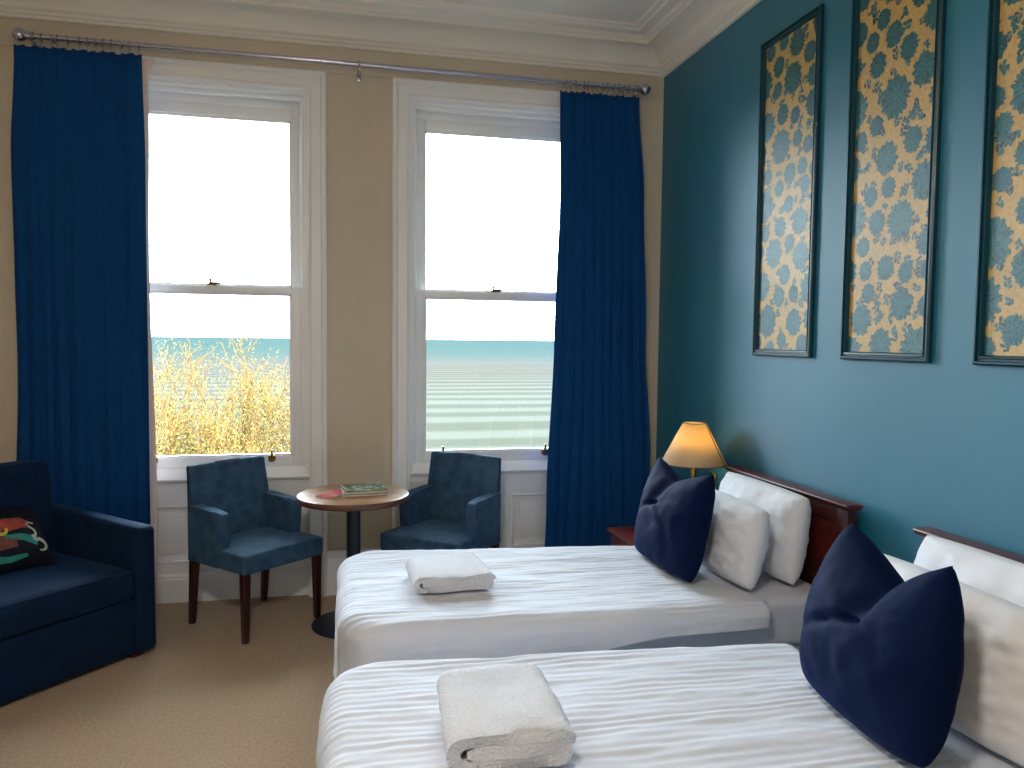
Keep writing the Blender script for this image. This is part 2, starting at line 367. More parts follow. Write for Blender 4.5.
M_leaves = [mat('leaf_%s' % n, dk(c, 1.0*9/SKY*.48), .8, spec=.1) for n, c in (('gold', (238, 204, 92)), ('yellow', (250, 230, 140)), ('olive', (206, 180, 84)))]
tree()

# ------------------------------------------------------------------ curtain pole and curtains
ZR, YR, RR = 3.215, D-.10, .015
pole = thing('curtain_pole', 'steel curtain pole with ball finials across both windows', 'curtain pole')
bm = bmesh.new(); add_tube(bm, [(-1.64, YR, ZR), (1.92, YR, ZR)], RR, 14); from_bm('pole', bm, M_chrome, pole)
for x, s in ((-1.665, -1), (1.945, 1)):
    bm = bmesh.new(); bmesh.ops.create_uvsphere(bm, u_segments=20, v_segments=12, radius=.036); bmesh.ops.translate(bm, vec=(x, YR, ZR), verts=bm.verts)
    add_tube(bm, [(x-s*.03, YR, ZR), (x-s*.055, YR, ZR)], .021, 14); from_bm('finial', bm, M_chrome, pole, smooth=50)
for x in (-1.60, .137, 1.88):
    bm = bmesh.new(); add_tube(bm, [(x, D-.012, ZR-.045), (x, YR, ZR-.03), (x, YR, ZR-.014)], .007, 8); add_box(bm, x-.012, x+.012, D-.018, D-.012, ZR-.07, ZR-.02, .002)
    add_tube(bm, ring_pts((x, YR, ZR), .020, 'x'), .005, 6, True); from_bm('bracket', bm, M_chrome, pole)

def curtain(label, xt0, xt1, ctrl0, ctrl1, zb, seed, nf, rings, lining=None):
    """ctrl0/1: (z, x) control points of left and right edge."""
    root = thing('curtain', label, 'curtain', group=None)
    def edge(ctrl, z):
        for (z0, x0), (z1, x1) in zip(ctrl, ctrl[1:]):
            if z >= z1: t = sm((z0-z)/(z0-z1)); return x0+(x1-x0)*t
        return ctrl[-1][1]
    NU, NZ = 150, 60; vs, fs = [], []; zt = 3.165
    for j in range(NZ+1):
        z = zt + (zb-zt)*j/NZ; a, b = edge(ctrl0, z), edge(ctrl1, z); f = j/NZ
        for i in range(NU+1):
            u = i/NU
            ph = u*nf*2*math.pi + 3.2*fbm(u*2.4, seed, z*.25) + seed
            amp = (.004+.008*sm(f*2.5)) * (.2+1.3*abs(fbm(u*4, seed+4, z*.3)))
            y = YR + .0 + amp*math.sin(ph) + .012*fbm(u*9, seed, z*.9)
            x = a+(b-a)*(u + .012*math.sin(ph*2+1)*sm(u*8)*sm((1-u)*8))
            zz = z - (.010*math.sin(u*rings*math.pi)**2 if j == 0 else 0)
            vs.append((x, y, zz))
    for j in range(NZ):
        for i in range(NU): p = j*(NU+1)+i; fs.append((p, p+NU+1, p+NU+2, p+1))
    o = from_vf('curtain_cloth', vs, fs, M_curtain, root)
    md = o.modifiers.new('s', 'SOLIDIFY'); md.thickness = .005; md.offset = 0
    rnd = random.Random(seed)
    for k in range(rings):
        x = xt0+(xt1-xt0)*(k+.5+rnd.uniform(-.3, .3))/rings if k < rings-1 else (xt1-.012 if lining else xt1-.02)
        bm = bmesh.new(); tilt = rnd.uniform(-.008, .008)
        add_tube(bm, [(p[0]+tilt*(p[2]-ZR)/.02, p[1], p[2]) for p in ring_pts((x, YR, ZR-.006), .023, 'x')], .0032, 6, True)
        add_tube(bm, [(x, YR, ZR-.029), (x, YR+.002, zt-.012)], .002, 5)
        from_bm('curtain_ring', bm, M_chrome, root)
    if lining:
        vs, fs = [], []
        for j in range(NZ+1):
            z = 3.15+(zb+.03-3.15)*j/NZ; b = edge(ctrl1, z)
            for i in range(9):
                u = i/8; vs.append((b-.06+u*(.078+.012*math.sin(z*2.2)+(.03 if z > 3.1 else 0)), YR+.018+.02*u+.006*math.sin(z*3), z))
        for j in range(NZ):
            for i in range(8): p = j*9+i; fs.append((p, p+9, p+10, p+1))
        o = from_vf('lining', vs, fs, M_lining, root); md = o.modifiers.new('s', 'SOLIDIFY'); md.thickness = .002
    return root
curtain('long blue curtain at the left window, hanging behind the sofa', -1.62, -1.06,
        [(3.165, -1.695), (2.6, -1.72), (1.6, -1.715), (.02, -1.76)], [(3.165, -1.055), (2.6, -1.045), (1.0, -1.05), (.02, -1.05)], .012, 3, 9, 13, True)
curtain('long blue curtain at the right window, beside the teal wall', 1.40, 1.89,
        [(3.165, 1.375), (2.6, 1.385), (1.6, 1.36), (.6, 1.325), (.02, 1.31)], [(3.165, 1.905), (2.5, 1.955), (1.6, 1.985), (.8, 2.03), (.02, 2.04)], .012, 8, 9, 14)

# ------------------------------------------------------------------ wallpaper panels on the teal wall
def gold_mat(name, c, c2, rough):
    return mat(name, c, rough, nscale=60, c2=c2, bump=.25, bscale=120, spec=.8, bdist=.002)
M_gold = gold_mat('gold_wallpaper', (206, 172, 104), (190, 152, 84), .48)
M_flower = gold_mat('teal_flower_print', (44, 114, 122), (34, 98, 106), .46)
M_flowerd = gold_mat('dark_teal_petal_lines', (20, 70, 80), (16, 58, 68), .46)
M_frame = mat('dark_teal_moulding', (4, 60, 78), .36, spec=.4)
def panel(label, y0, y1, z0, z1, seed):
    root = thing('wallpaper_panel', label, 'wall panel', (XT, (y0+y1)/2, z0), group='framed floral wallpaper panels on the teal wall')
    hw = (y1-y0)/2; hh = z1-z0; fw = .034
    bm = bmesh.new()
    fp = [(0, 0), (0, .016), (.006, .022), (.012, .022), (.015, .012), (.021, .012), (.024, .020), (.029, .018), (fw, .006), (fw, 0)]
    path = [(-hw, 0, (1, 1)), (-hw, hh, (1, -1)), (hw, hh, (-1, -1)), (hw, 0, (-1, 1))]
    rings = [[bm.verts.new((-d, y+n[0]*u, z+n[1]*u)) for u, d in fp] for y, z, n in path]
    for a, b in zip(rings, rings[1:]+rings[:1]):
        for k in range(len(fp)): bm.faces.new((a[k], a[(k+1) % len(fp)], b[(k+1) % len(fp)], b[k]))
    from_bm('moulding_frame', bm, M_frame, root, smooth=25)
    rnd = random.Random(seed); vs, fs, mi, cnt = [], [], [], [0]
    a, b, c, d = -hw+fw-.002, hw-fw+.002, fw-.002, hh-fw+.002
    vs += [(-.003, a, c), (-.003, b, c), (-.003, b, d), (-.003, a, d)]; fs.append((0, 1, 2, 3)); mi.append(0)
    def poly(pts, x, m):
        pts = [(min(b, max(a, p[0])), min(d, max(c, p[1]))) for p in pts]
        ar = abs(sum(p[0]*q[1]-p[1]*q[0] for p, q in zip(pts, pts[1:]+pts[:1])))
        if ar < 2e-6: return
        cnt[0] += 1; x -= 2e-7*cnt[0]; n = len(vs); cx = sum(p[0] for p in pts)/len(pts); cz = sum(p[1] for p in pts)/len(pts)
        vs.append((x, cx, cz)); vs.extend((x, p[0], p[1]) for p in pts)
        for k in range(len(pts)): fs.append((n, n+1+k, n+1+(k+1) % len(pts))); mi.append(m)
    def petal(cy, cz, ang, L, W, x, m, tipjag=0):
        pts = []
        for k in range(12):
            t = 2*math.pi*k/12; u = L*(.5-.5*math.cos(t)); q = W*math.sin(t)*(.5+.5*u/L if L else 1)*(1+rnd.uniform(-tipjag, tipjag))
            pts.append((cy+u*math.cos(ang)-q*math.sin(ang), cz+u*math.sin(ang)+q*math.cos(ang)))
        poly(pts, x, m)
    def flower(cy, cz, r):
        ph = rnd.uniform(0, 6.28); N = 40; pts = []
        for k in range(N):
            t = 2*math.pi*k/N; rr = r*(.83+.06*abs(math.sin(4.5*t+ph))+rnd.uniform(-.05, .05))
            pts.append((cy+rr*math.cos(t)*.9, cz+rr*math.sin(t)))
        poly(pts, -.0036, 1)
        for k in range(13):
            t = 2*math.pi*k/13+ph+rnd.uniform(-.15, .15); petal(cy+r*.5*math.cos(t), cz+r*.5*math.sin(t), t+rnd.uniform(-.25, .25), r*rnd.uniform(.40, .52), r*.13, -.0037-.0001*(k % 3), 1, .2)
        for ring, (rr, n) in enumerate(((.85, 13), (.62, 10), (.3, 6))):
            for k in range(n):
                t = 2*math.pi*(k+.5*ring)/n+ph; petal(cy+r*rr*.6*math.cos(t), cz+r*rr*.6*math.sin(t), t+rnd.uniform(-.9, .9), r*(.2+.3*rr), r*.04, -.0042, 2, .3)
    def sprig(cy, cz, ang, s):
        for k in range(rnd.choice((5, 6, 7))):
            t = ang+(-1)**k*rnd.uniform(.3, 1.1); u = s*(.1+.14*k)
            petal(cy+u*math.cos(ang), cz+u*math.sin(ang), t, s*rnd.uniform(.35, .55), s*.15, -.0034, rnd.choice((1, 1, 1, 2)), .35)
    spots = []
    for _ in range(4000):
        y, z, r = rnd.uniform(a-.02, b+.02), rnd.uniform(c, d), rnd.choice((.07, .08, .09, .055, .045))
        if all(math.hypot(y-p, z-q) > (r+s)*.93+.006 for p, q, s in spots): spots.append((y, z, r))
    leaves = []
    for y, z, r in spots: flower(y, z, r)
    for _ in range(6000):
        y, z = rnd.uniform(a, b), rnd.uniform(c, d)
        if all(math.hypot(y-p, z-q) > s+.018 for p, q, s in spots) and all(math.hypot(y-p, z-q) > .038 for p, q in leaves):
            leaves.append((y, z)); sprig(y, z, rnd.uniform(0, 6.28), rnd.uniform(.035, .055))
    o = from_vf('floral_wallpaper', vs, fs, [M_gold, M_flower, M_flowerd], root, smooth=None, mi=mi)
    return root
panel('tall framed floral wallpaper panel nearest the window wall, above the lamp', 3.131, 3.63, 1.53, 3.10, 11)
panel('tall framed floral wallpaper panel, middle one of three on teal wall', 2.41, 2.915, 1.53, 3.10, 12)
panel('tall framed floral wallpaper panel cut by the right edge of the photo', 1.70, 2.208, 1.53, 3.10, 13)

# ------------------------------------------------------------------ armchairs
def armchair(label, loc, rz):
    t = thing('armchair', label, 'armchair', loc, rz, 'blue velvet armchairs at the round table')
    W, Dp = .265, .26      # faces local -Y
    # seat: upholstered box with crowned top
    def soft(name, x0, x1, y0, y1, z0, z1, bev, fn=None):
        bm = bmesh.new(); add_box(bm, x0, x1, y0, y1, z0, z1, bev, 4)
        bmesh.ops.subdivide_edges(bm, edges=bm.edges[:], cuts=2, use_grid_fill=True)
        if fn:
            for v in bm.verts: v.co = Vector(fn(v.co))
        return from_bm(name, bm, M_chair, t, smooth=60)
    def seat_fn(c):
        k = .012*max(0, 1-(c.x/W)**2)*max(0, 1-(c.y/Dp)**2) if c.z > .44 else 0
        return (c.x, c.y, c.z+k)
    soft('seat', -W, W, -Dp, Dp-.06, .365, .468, .014, seat_fn)
    def rake(c):
        k = max(0, (c.z-.45))/.42; return (c.x*(1-.05*k), c.y+.030*k+(.045*k if c.y < Dp-.05 else 0), c.z+.006*(1-(c.x/W)**2)*(1 if c.z > .8 else 0))
    soft('backrest', -W+.004, W-.004, Dp-.095, Dp-.01, .37, .882, .014, rake)
    for s in (-1, 1):
        # arm: curved-top side panel swept front to back
        bm = bmesh.new()
        out = [(-.050, .468), (-.062, .60), (-.066, .640), (-.060, .656), (-.04, .663), (.05, .668), (.13, .672), (Dp-.05, .675), (Dp-.02, .675), (Dp-.02, .37), (-.04, .37)]
        x0, x1 = (W-.062, W+.006) if s > 0 else (-W-.006, -W+.062)
        A = [bm.verts.new((x0, y, z)) for y, z in out]; B = [bm.verts.new((x1, y, z)) for y, z in out]
        n = len(out); sides = []
        for k in range(n): sides.append(bm.faces.new((A[k], A[(k+1) % n], B[(k+1) % n], B[k])))
        bm.faces.new(A[::-1]); bm.faces.new(B)
        bmesh.ops.bevel(bm, geom=[e for e in bm.edges if abs(e.verts[0].co.x-e.verts[1].co.x) < 1e-5 and max(e.verts[0].co.z, e.verts[1].co.z) > .47], offset=.011, segments=3, affect='EDGES')
        from_bm('arm', bm, M_chair, t, smooth=50)
    for sx in (-1, 1):
        for sy in (-1, 1):
            bm = bmesh.new(); cx, cy = sx*(W-.028), sy*(Dp-.030)-(.01 if sy > 0 else 0)
            add_box(bm, cx-.022, cx+.022, cy-.022, cy+.022, 0, .372, .003, 1)
            for v in bm.verts:
                k = 1-v.co.z/.37; f = 1-.32*k
                v.co.x = cx+(v.co.x-cx)*f + sx*0.002*k; v.co.y = cy+(v.co.y-cy)*f + (.03*k if sy > 0 else 0)
            from_bm('leg', bm, M_leg, t)
    return t
# left chair: front corner (-.466,4.139), right-front (-.089,4.511)
armchair('blue velvet armchair left of the round table, dark legs fully visible', (-.442, 4.49, 0), R(42))
armchair('blue velvet armchair right of the round table, legs hidden by the bed', (.612, 4.525, 0), R(-41))

# ------------------------------------------------------------------ round table and its papers
tb = thing('round_table', 'round oak-topped pedestal table between the two armchairs', 'table', (.092, 4.33, 0))
bm = bmesh.new(); add_lathe(bm, [(.298, .703), (.304, .707), (.306, .713), (.306, .731), (.303, .7365), (.297, .739)], 72); top = from_bm('tabletop', bm, [M_oak, M_oakedge], tb)
for p in top.data.polygons:
    if p.normal.z < .8: p.material_index = 1
bm = bmesh.new(); add_lathe(bm, [(.038, .028), (.038, .69), (.10, .694), (.10, .703)], 28); from_bm('pedestal', bm, M_ped, tb)
bm = bmesh.new(); add_lathe(bm, [(.225, 0), (.230, .005), (.228, .012), (.19, .018), (.08, .026), (.045, .034)], 56); from_bm('base', bm, M_ped, tb)
def cover(name, cols, sc_, seed):
    m = bpy.data.materials.new(name); m.use_nodes = True; t = m.node_tree; b = t.nodes['Principled BSDF']; b.inputs['Roughness'].default_value = .25
    tcn = t.nodes.new('ShaderNodeTexCoord'); mp = t.nodes.new('ShaderNodeMapping'); mp.inputs['Location'].default_value = (seed, seed, 0); mp.inputs['Scale'].default_value = (1, 2.2, 1)
    t.links.new(tcn.outputs['Object'], mp.inputs[0]); n = t.nodes.new('ShaderNodeTexNoise'); n.inputs['Scale'].default_value = sc_; n.inputs['Detail'].default_value = 6; t.links.new(mp.outputs[0], n.inputs[0])
    r = t.nodes.new('ShaderNodeValToRGB'); e = r.color_ramp.elements
    e[0].position = .32; e[0].color = (*s2l(cols[0]), 1); e[1].position = .68; e[1].color = (*s2l(cols[-1]), 1)
    for k, c in enumerate(cols[1:-1]): q = e.new(.32+.36*(k+1)/(len(cols)-1)); q.color = (*s2l(c), 1)
    t.links.new(n.outputs['Fac'], r.inputs[0]); t.links.new(r.outputs[0], b.inputs['Base Color']); return m
M_paper = mat('paper_pages', (222, 218, 206), .8, .05, 40)
def booklet(name, label, x, y, z, rz, w_, d_, h_, mt, curl=0, grp='papers on the round table'):
    t = thing(name, label, 'brochure', (x, y, z), rz, grp)
    def leaf(nm, zz, hh, mm, gx, bw=.0):
        n = 14; vs, fs = [], []
        for k in range(n+1):
            u = -1+2*k/n; xx = u*(w_/2+bw); zc = zz+curl*abs(u)**2.5
            for yy in (-d_/2-bw, d_/2+bw): vs += [(xx, yy, zc), (xx, yy, zc+hh)]
        for k in range(n):
            a = 4*k; fs += [(a+1, a+5, a+7, a+3), (a, a+2, a+6, a+4), (a, a+4, a+5, a+1), (a+2, a+3, a+7, a+6)]
        fs += [(0, 1, 3, 2), (4*n, 4*n+2, 4*n+3, 4*n+1)]
        return from_vf(nm, vs, fs, mm, t, smooth=30)
    leaf('pages', .0008, h_-.0016, M_paper, 0); leaf('cover', h_-.0008, .0009, mt, 0, .001); leaf('back_cover', 0, .0008, mt, 0, .001)
    return t
ZTB = .7395
c1 = cover('dark_cover', [(40, 34, 30), (84, 70, 52), (150, 140, 110)], 12, 1)
c2 = cover('green_cover', [(70, 110, 60), (150, 170, 90), (190, 200, 190), (110, 140, 170)], 16, 4)
c3 = cover('blue_grey_cover', [(60, 90, 130), (200, 212, 222), (96, 140, 90), (40, 60, 70), (220, 225, 225)], 14, 9)
c4 = cover('pink_cover', [(214, 60, 90), (224, 90, 110), (236, 190, 190)], 9, 2)
booklet('brochure', 'dark-edged landscape brochure at the bottom of the pile on the round table', .150, 4.315, ZTB, R(4), .235, .16, .012, c1)
booklet('brochure', 'green landscape brochure, second in the pile on the round table', .148, 4.325, ZTB+.0125, R(7), .232, .16, .011, c2)
booklet('brochure', 'pale blue-grey brochure with lifting edges on top of the pile', .150, 4.345, ZTB+.0240, R(11), .225, .15, .006, c3, .008)
booklet('brochure', 'pink and white leaflet lying left of the brochure pile', -.015, 4.30, ZTB, R(-35), .10, .18, .008, c4)

# ------------------------------------------------------------------ sofa (front right corner at P0, turned toward the room)
P0 = Vector((-.88, 4.13, 0)); SA = math.atan2(-.745, -.667)  # direction along the front, right to left
sofa = thing('sofa', 'dark navy velvet sofa at the left edge, in front of the curtain', 'sofa', P0, SA)
# local: +X along the front (away from the right arm), local -Y is back of sofa? back = (-.745,.667) -> local (0,-1)
def soft_box(name, x0, x1, y0, y1, z0, z1, bev, m, parent, fn=None, seg=4, cuts=3):
    bm = bmesh.new(); add_box(bm, x0, x1, y0, y1, z0, z1, bev, seg)
    bmesh.ops.subdivide_edges(bm, edges=[e for e in bm.edges if e.calc_length() > .08], cuts=cuts, use_grid_fill=True)
    if fn:
        for v in bm.verts: v.co = Vector(fn(v.co))
    return from_bm(name, bm, m, parent, smooth=60)
SL = 1.75
def sc_back(c): return (c.x, c.y-.06*max(0, c.z-.4), c.z)
soft_box('frame_base', .10, SL-.10, -.80, -.03, .022, .30, .015, M_sofa, sofa)
soft_box('seat_cushion', .118, SL-.118, -.70, -.005, .305, .452, .03, M_sofa, sofa, lambda c: (c.x, c.y, c.z+(.015*(1-((c.x-SL/2)/(SL/2))**2) if c.z > .4 else 0)))
soft_box('backrest', .10, SL-.10, -.86, -.66, .30, .93, .05, M_sofa, sofa, sc_back)
def arm_top(c):
    if c.z > .45: return (c.x, c.y, c.z - .0*c.y + .02*sm((-c.y)/.8))
    return tuple(c)
for a in (0, SL-.11): soft_box('arm', a, a+.11, -.86, 0, .022, .655, .03, M_sofa, sofa, arm_top)
bm = bmesh.new(); add_tube(bm, [(.125, -.012, .447), (SL/2, -.010, .450), (SL-.125, -.012, .447)], .005, 8); from_bm('piping', bm, M_sofa, sofa)
for x in (.09, SL-.09):
    for y in (-.07, -.80):
        bm = bmesh.new(); add_box(bm, x-.03, x+.03, y-.03, y+.03, 0, .022, .004); from_bm('foot', bm, M_leg, sofa)

# ------------------------------------------------------------------ cushions and pillows
def pillow_mesh(name, w_, h_, t_, m, parent=None, pinch=.05, dip=0, u0=0, taper=0, rnd_c=0, seed=0, wr=.010, n=44, power=.42, sag=0):
    vs, idx, fs = [], {}, []
    for s in (0, 1):
        for j in range(n+1):
            for i in range(n+1):
                u, v = -1+2*i/n, -1+2*j/n
                u = math.sin(u*math.pi/2)*.35+u*.65; v = math.sin(v*math.pi/2)*.35+v*.65
                brd = i in (0, n) or j in (0, n)
                if brd and s == 1: idx[(s, i, j)] = idx[(0, i, j)]; continue
                x = w_/2*u*(1-pinch*(1-v*v)); z = h_/2*v*(1-pinch*(1-u*u))
                # rounded corners
                th = t_/2*(max(0, (1-u**2))*max(0, (1-v**2)))**power
                th *= 1+.10*fbm(u*1.7+seed, v*1.7, seed)
                cr = 0
                if dip:
                    du = (u-u0)/(1-u0) if u > u0 else (u0-u)/(1+u0); g = (1-du)**1.2; tv = sm((v+.35)/1.35)
                    z -= dip*g*tv**1.3
                    d1 = abs(u-u0-.25*(v-1)); cr = .30*math.exp(-(d1/.13)**2)*sm((v+.1)/.9)
                    L = abs(v-.34-(u-u0)*.62); cr += .26*math.exp(-(L/.06)**2)*sm(1.08-abs(u))*(1 if u < u0 else 0)
                    L = abs(v-.30+(u-u0)*1.1); cr += .10*math.exp(-(L/.08)**2)*sm(1-abs(u)*1.3)*(1 if u > u0 else 0)
                    x *= 1-taper*((v+1)/2)**2.2
                if dip and v < 0: q_ = .075*(abs(u)*abs(v))**4; x *= 1-q_; z *= 1-q_*.9
                if rnd_c: q_ = rnd_c*(abs(u)*abs(v))**3; x *= 1-q_; z *= 1-q_*1.2
                edge = 1-max(abs(u), abs(v))
                wk = wr*(fbm(u*3+seed*2, v*3, seed+7)+.5*abs(fbm(u*7+v*3, v*2+seed, 3)))*(.3+.7*sm(edge*4))
                # radial gathers at the seam
                wk += wr*.14*math.sin((u if abs(v) > abs(u) else v)*19+seed+2*fbm(u*2, v*2, seed))*sm(1-edge*2.6)*sm(edge*12)
                y = (th*(1-cr)+wk) * (1 if s else -1)
                if v < -.6: z += sag*sm((-v-.6)/.4)*h_*.5*(1-.5*abs(u))
                vs.append((x, y if not brd else 0, z)); idx[(s, i, j)] = len(vs)-1
    for s in (0, 1):
        for j in range(n):
            for i in range(n):
                q = (idx[(s, i, j)], idx[(s, i+1, j)], idx[(s, i+1, j+1)], idx[(s, i, j+1)])
                fs.append(q if s == 0 else q[::-1])
    zmin = min(v[2] for v in vs); vs = [(x, y, z-zmin) for x, y, z in vs]
    return from_vf(name, vs, fs, m, parent)
def place(o, loc, rz, lean=0, roll=0):
    o.rotation_mode = 'XYZ'
    o.matrix_world = Matrix.Translation(loc) @ Matrix.Rotation(rz, 4, 'Z') @ Matrix.Rotation(lean, 4, 'X') @ Matrix.Rotation(roll, 4, 'Y')
    return o

# printed scatter cushion on the sofa
M_print = mat('black_printed_cotton', (8, 14, 30), .8, spec=.2)
sc_c = pillow_mesh('scatter_cushion', .44, .36, .13, M_print, seed=4, wr=.004)
M_or = mat('print_orange', (176, 62, 40), .8, nscale=30, c2=(110, 50, 44)); M_tl = mat('print_teal', (30, 130, 120), .8); M_wh = mat('print_cream', (190, 196, 176), .8); M_yl = mat('print_yellow', (190, 180, 70), .8); M_pl = mat('print_plum', (96, 52, 60), .8, nscale=40, c2=(130, 64, 56))
def on_cushion(obj, pts, rad, m, name):
    """thin printed stroke wrapped onto the front (local -Y) of the cushion"""
    me = obj.data; bm = bmesh.new()
    from mathutils.bvhtree import BVHTree
    bv = BVHTree.FromPolygons([v.co for v in me.vertices], [p.vertices for p in me.polygons])
    P = []
    for i in range(len(pts)-1):
        for k in range(6):
            t = k/6; P.append((pts[i][0]+(pts[i+1][0]-pts[i][0])*t, pts[i][1]+(pts[i+1][1]-pts[i][1])*t))
    P.append(pts[-1]); n = len(P); rows = []
    for i, (x, z) in enumerate(P):
        a, b = P[max(0, i-1)], P[min(n-1, i+1)]; dx, dz = b[0]-a[0], b[1]-a[1]; L = math.hypot(dx, dz) or 1
        r = rad[0]+(rad[1]-rad[0])*i/(n-1); row = []
        for s in (-1, -.5, 0, .5, 1):
            q = (x-dz/L*r*s, z-.045+dx/L*r*s); h = bv.ray_cast(Vector((q[0], -1, q[1])), Vector((0, 1, 0)))
            y = (h[0].y if h[0] else 0)-.0012; row.append(bm.verts.new((q[0], y, q[1])))
        rows.append(row)
    for a, b in zip(rows, rows[1:]):
        for k in range(4): bm.faces.new((a[k], a[k+1], b[k+1], b[k]))
    return from_bm(name, bm, m, obj)
def arc(cx, cz, r0, r1, a0, a1, n=10):
    return [(cx+(r0+(r1-r0)*k/n)*math.cos(R(a0+(a1-a0)*k/n)), cz+(r0+(r1-r0)*k/n)*math.sin(R(a0+(a1-a0)*k/n))) for k in range(n+1)]
on_cushion(sc_c, [(-.12, .24), (.0, .27), (.10, .275), (.13, .26)], (.05, .022), M_or, 'printed_motif')
on_cushion(sc_c, [(-.14, .17), (-.04, .18), (.05, .17)], (.055, .025), M_pl, 'printed_motif')
on_cushion(sc_c, [(.0, .205), (.08, .195), (.15, .165)], (.012, .024), M_tl, 'printed_motif')
on_cushion(sc_c, [(-.09, .10), (.0, .09), (.08, .10)], (.02, .008), M_tl, 'printed_motif')
on_cushion(sc_c, arc(.155, .145, .035, .03, 140, -110), (.012, .004), M_wh, 'printed_motif')
on_cushion(sc_c, arc(.13, .22, .028, .022, -100, 70)+[(.12, .262), (.135, .275), (.16, .268)], (.008, .004), M_wh, 'printed_motif')
on_cushion(sc_c, arc(-.0, .245, .026, .02, 150, 380), (.010, .006), M_yl, 'printed_motif')
tag(sc_c, 'dark scatter cushion with orange and teal octopus-like print on the sofa', 'cushion')
lp = sofa.matrix_basis @ Vector((.48, -.42, .466))
place(sc_c, lp, SA+math.pi, R(-42), R(3))

# ------------------------------------------------------------------ beds
ZM = .565
def bed(label, y0, y1):
    yc = (y0+y1)/2; hw = (y1-y0)/2
    t = thing('bed', label, 'bed', (1.05, yc, 0), 0, 'twin single beds')
    soft_box('mattress', -.97, .955, -hw+.0, hw, .36, ZM, .035, M_sheet, t)
    soft_box('divan_base', -.95, .955, -hw+.01, hw-.01, .06, .358, .02, M_grey, t)
    bm = bmesh.new(); hx = .975                      # headboard: sunk panel in a frame
    add_box(bm, hx, hx+.03, -hw-.03, hw+.03, .15, .925, .003)
    add_box(bm, hx-.012, hx+.03, -hw-.035, -hw+.035, .0, .925, .004); add_box(bm, hx-.012, hx+.03, hw-.035, hw+.035, .0, .925, .004)
    add_box(bm, hx-.010, hx+.03, -hw, hw, .86, .925, .004)
    hb = from_bm('headboard', bm, M_mahog, t)
    bm = bmesh.new(); add_box(bm, hx-.035, hx+.045, -hw-.06, hw+.06, .926, .950, .008, 3)
    for v in bm.verts:
        if v.co.z < .935: v.co.x = hx+(v.co.x-hx)*.8
    from_bm('top_rail', bm, M_mahogx, hb)
    for x in (-.85, .8):
        for y in (-hw+.08, hw-.08):
            bm = bmesh.new(); add_lathe(bm, [(.02, 0), (.024, .01), (.024, .062)], 14, x, y); from_bm('castor', bm, M_black, t)
    return t
bed('single bed with dark wooden headboard, the farther one toward the window', 2.745, 3.645)
bed('single bed with dark wooden headboard, the nearer one at the bottom right', 1.37, 2.27)

def duvet(label, xf, xh, yn, yf, hn, hf, hfoot, seed, far_taper=0, ridge=.0022, hs=0):
    """xf foot plane, xh head end, yn/yf near/far planes (outer), hang lengths as functions/constants"""
    r = .075; ztop = .597
    ix0, iy0, iy1 = xf+r, yn+r, yf-r
    na, nb = 120, 230; vs, fs = [], []
    hnf = hn if callable(hn) else (lambda x: hn)
    for j in range(nb+1):
        tb_ = j/nb
        for i in range(na+1):
            ta = i/na
            a = (xf-hfoot)+(xh-(xf-hfoot))*ta
            xn = min(1, max(0, (a-xf)/(xh-xf)))
            tyy = iy0-hnf(xn)+(iy1-iy0+hnf(xn))*tb_; a -= hs*ta**3*sm((tyy-iy0+.02)/.35)
            yfa = iy1-far_taper*xn
            b0, b1 = iy0-hnf(xn), yfa+hf
            b = b0+(b1-b0)*tb_
            rc = .13; nx_, ny_ = max(ix0+rc, a), min(yfa-rc, max(iy0+rc, b))
            dx, dy = a-nx_, b-ny_; d = math.hypot(dx, dy)
            if d <= rc: nx_, ny_, d, dx, dy = a, b, 0, 0, 0
            else: nx_ += dx/d*rc; ny_ += dy/d*rc; dx *= (d-rc)/d; dy *= (d-rc)/d; d -= rc
            if d > 1e-6: ux, uy = dx/d, dy/d
            else: ux = uy = 0
            arcl = r*math.pi/2
            if d < arcl: h = r*math.sin(d/r); dz = r*(1-math.cos(d/r)); nz = math.cos(d/r); nh = math.sin(d/r)
            else:
                h = r; dz = r+(d-arcl); nz = 0; nh = 1
                h += .010*math.sin((a if abs(uy) > abs(ux) else b)*17+seed+2*fbm(a*2, b*2, seed))*sm((d-arcl)/.2)
            x, y, z = nx_+ux*h, ny_+uy*h, ztop-dz
            # big soft undulation + pulled ridges running head to foot
            dis = .007*fbm(a*1.6+seed, b*5, seed) + .004*fbm(a*5, b*14+seed, 2) + .008*(1-nz)*fbm(a*7, b*4+seed, 9)
            wander = 1.2*fbm(a*.7+seed, b*4, 5)
            amp = ridge*(.15+1.3*abs(fbm(a*.9, b*7, seed+3)))*nz
            dis += amp*math.sin(b*2*math.pi/.033+wander*2.6)
            # thinner toward the head
            z -= .022*xn*nz
            vs.append((x+ux*nh*dis, y+uy*nh*dis, z+nz*dis))
    for j in range(nb):
        for i in range(na): p = j*(na+1)+i; fs.append((p, p+1, p+na+2, p+na+1))
    o = from_vf('duvet', vs, fs, M_sheet)
    md = o.modifiers.new('s', 'SOLIDIFY'); md.thickness = .012; md.offset = -1
    return tag(o, label, 'duvet', 'white duvets on the twin beds')
duvet('white striped duvet on the farther bed, one folded towel at its foot', .0, 1.66, 2.665, 3.725, lambda x: .40-.24*sm(x*1.3), .28, .36, 2.0, .09, hs=.17)
duvet('white striped duvet on the nearer bed, filling the bottom of the photo', -.045, 1.50, 1.30, 2.455, .3, .28, .36, 6.0, .10, ridge=.0024)

def pil(nm, label, w_, h_, t_, m, loc, rz, lean, roll, grp, cat, **kw):
    o = pillow_mesh(nm, w_, h_, t_, m, **kw); tag(o, label, cat, grp); place(o, loc, rz, lean, roll); return o
ML = ZM
GP = 'white pillows against the headboards'
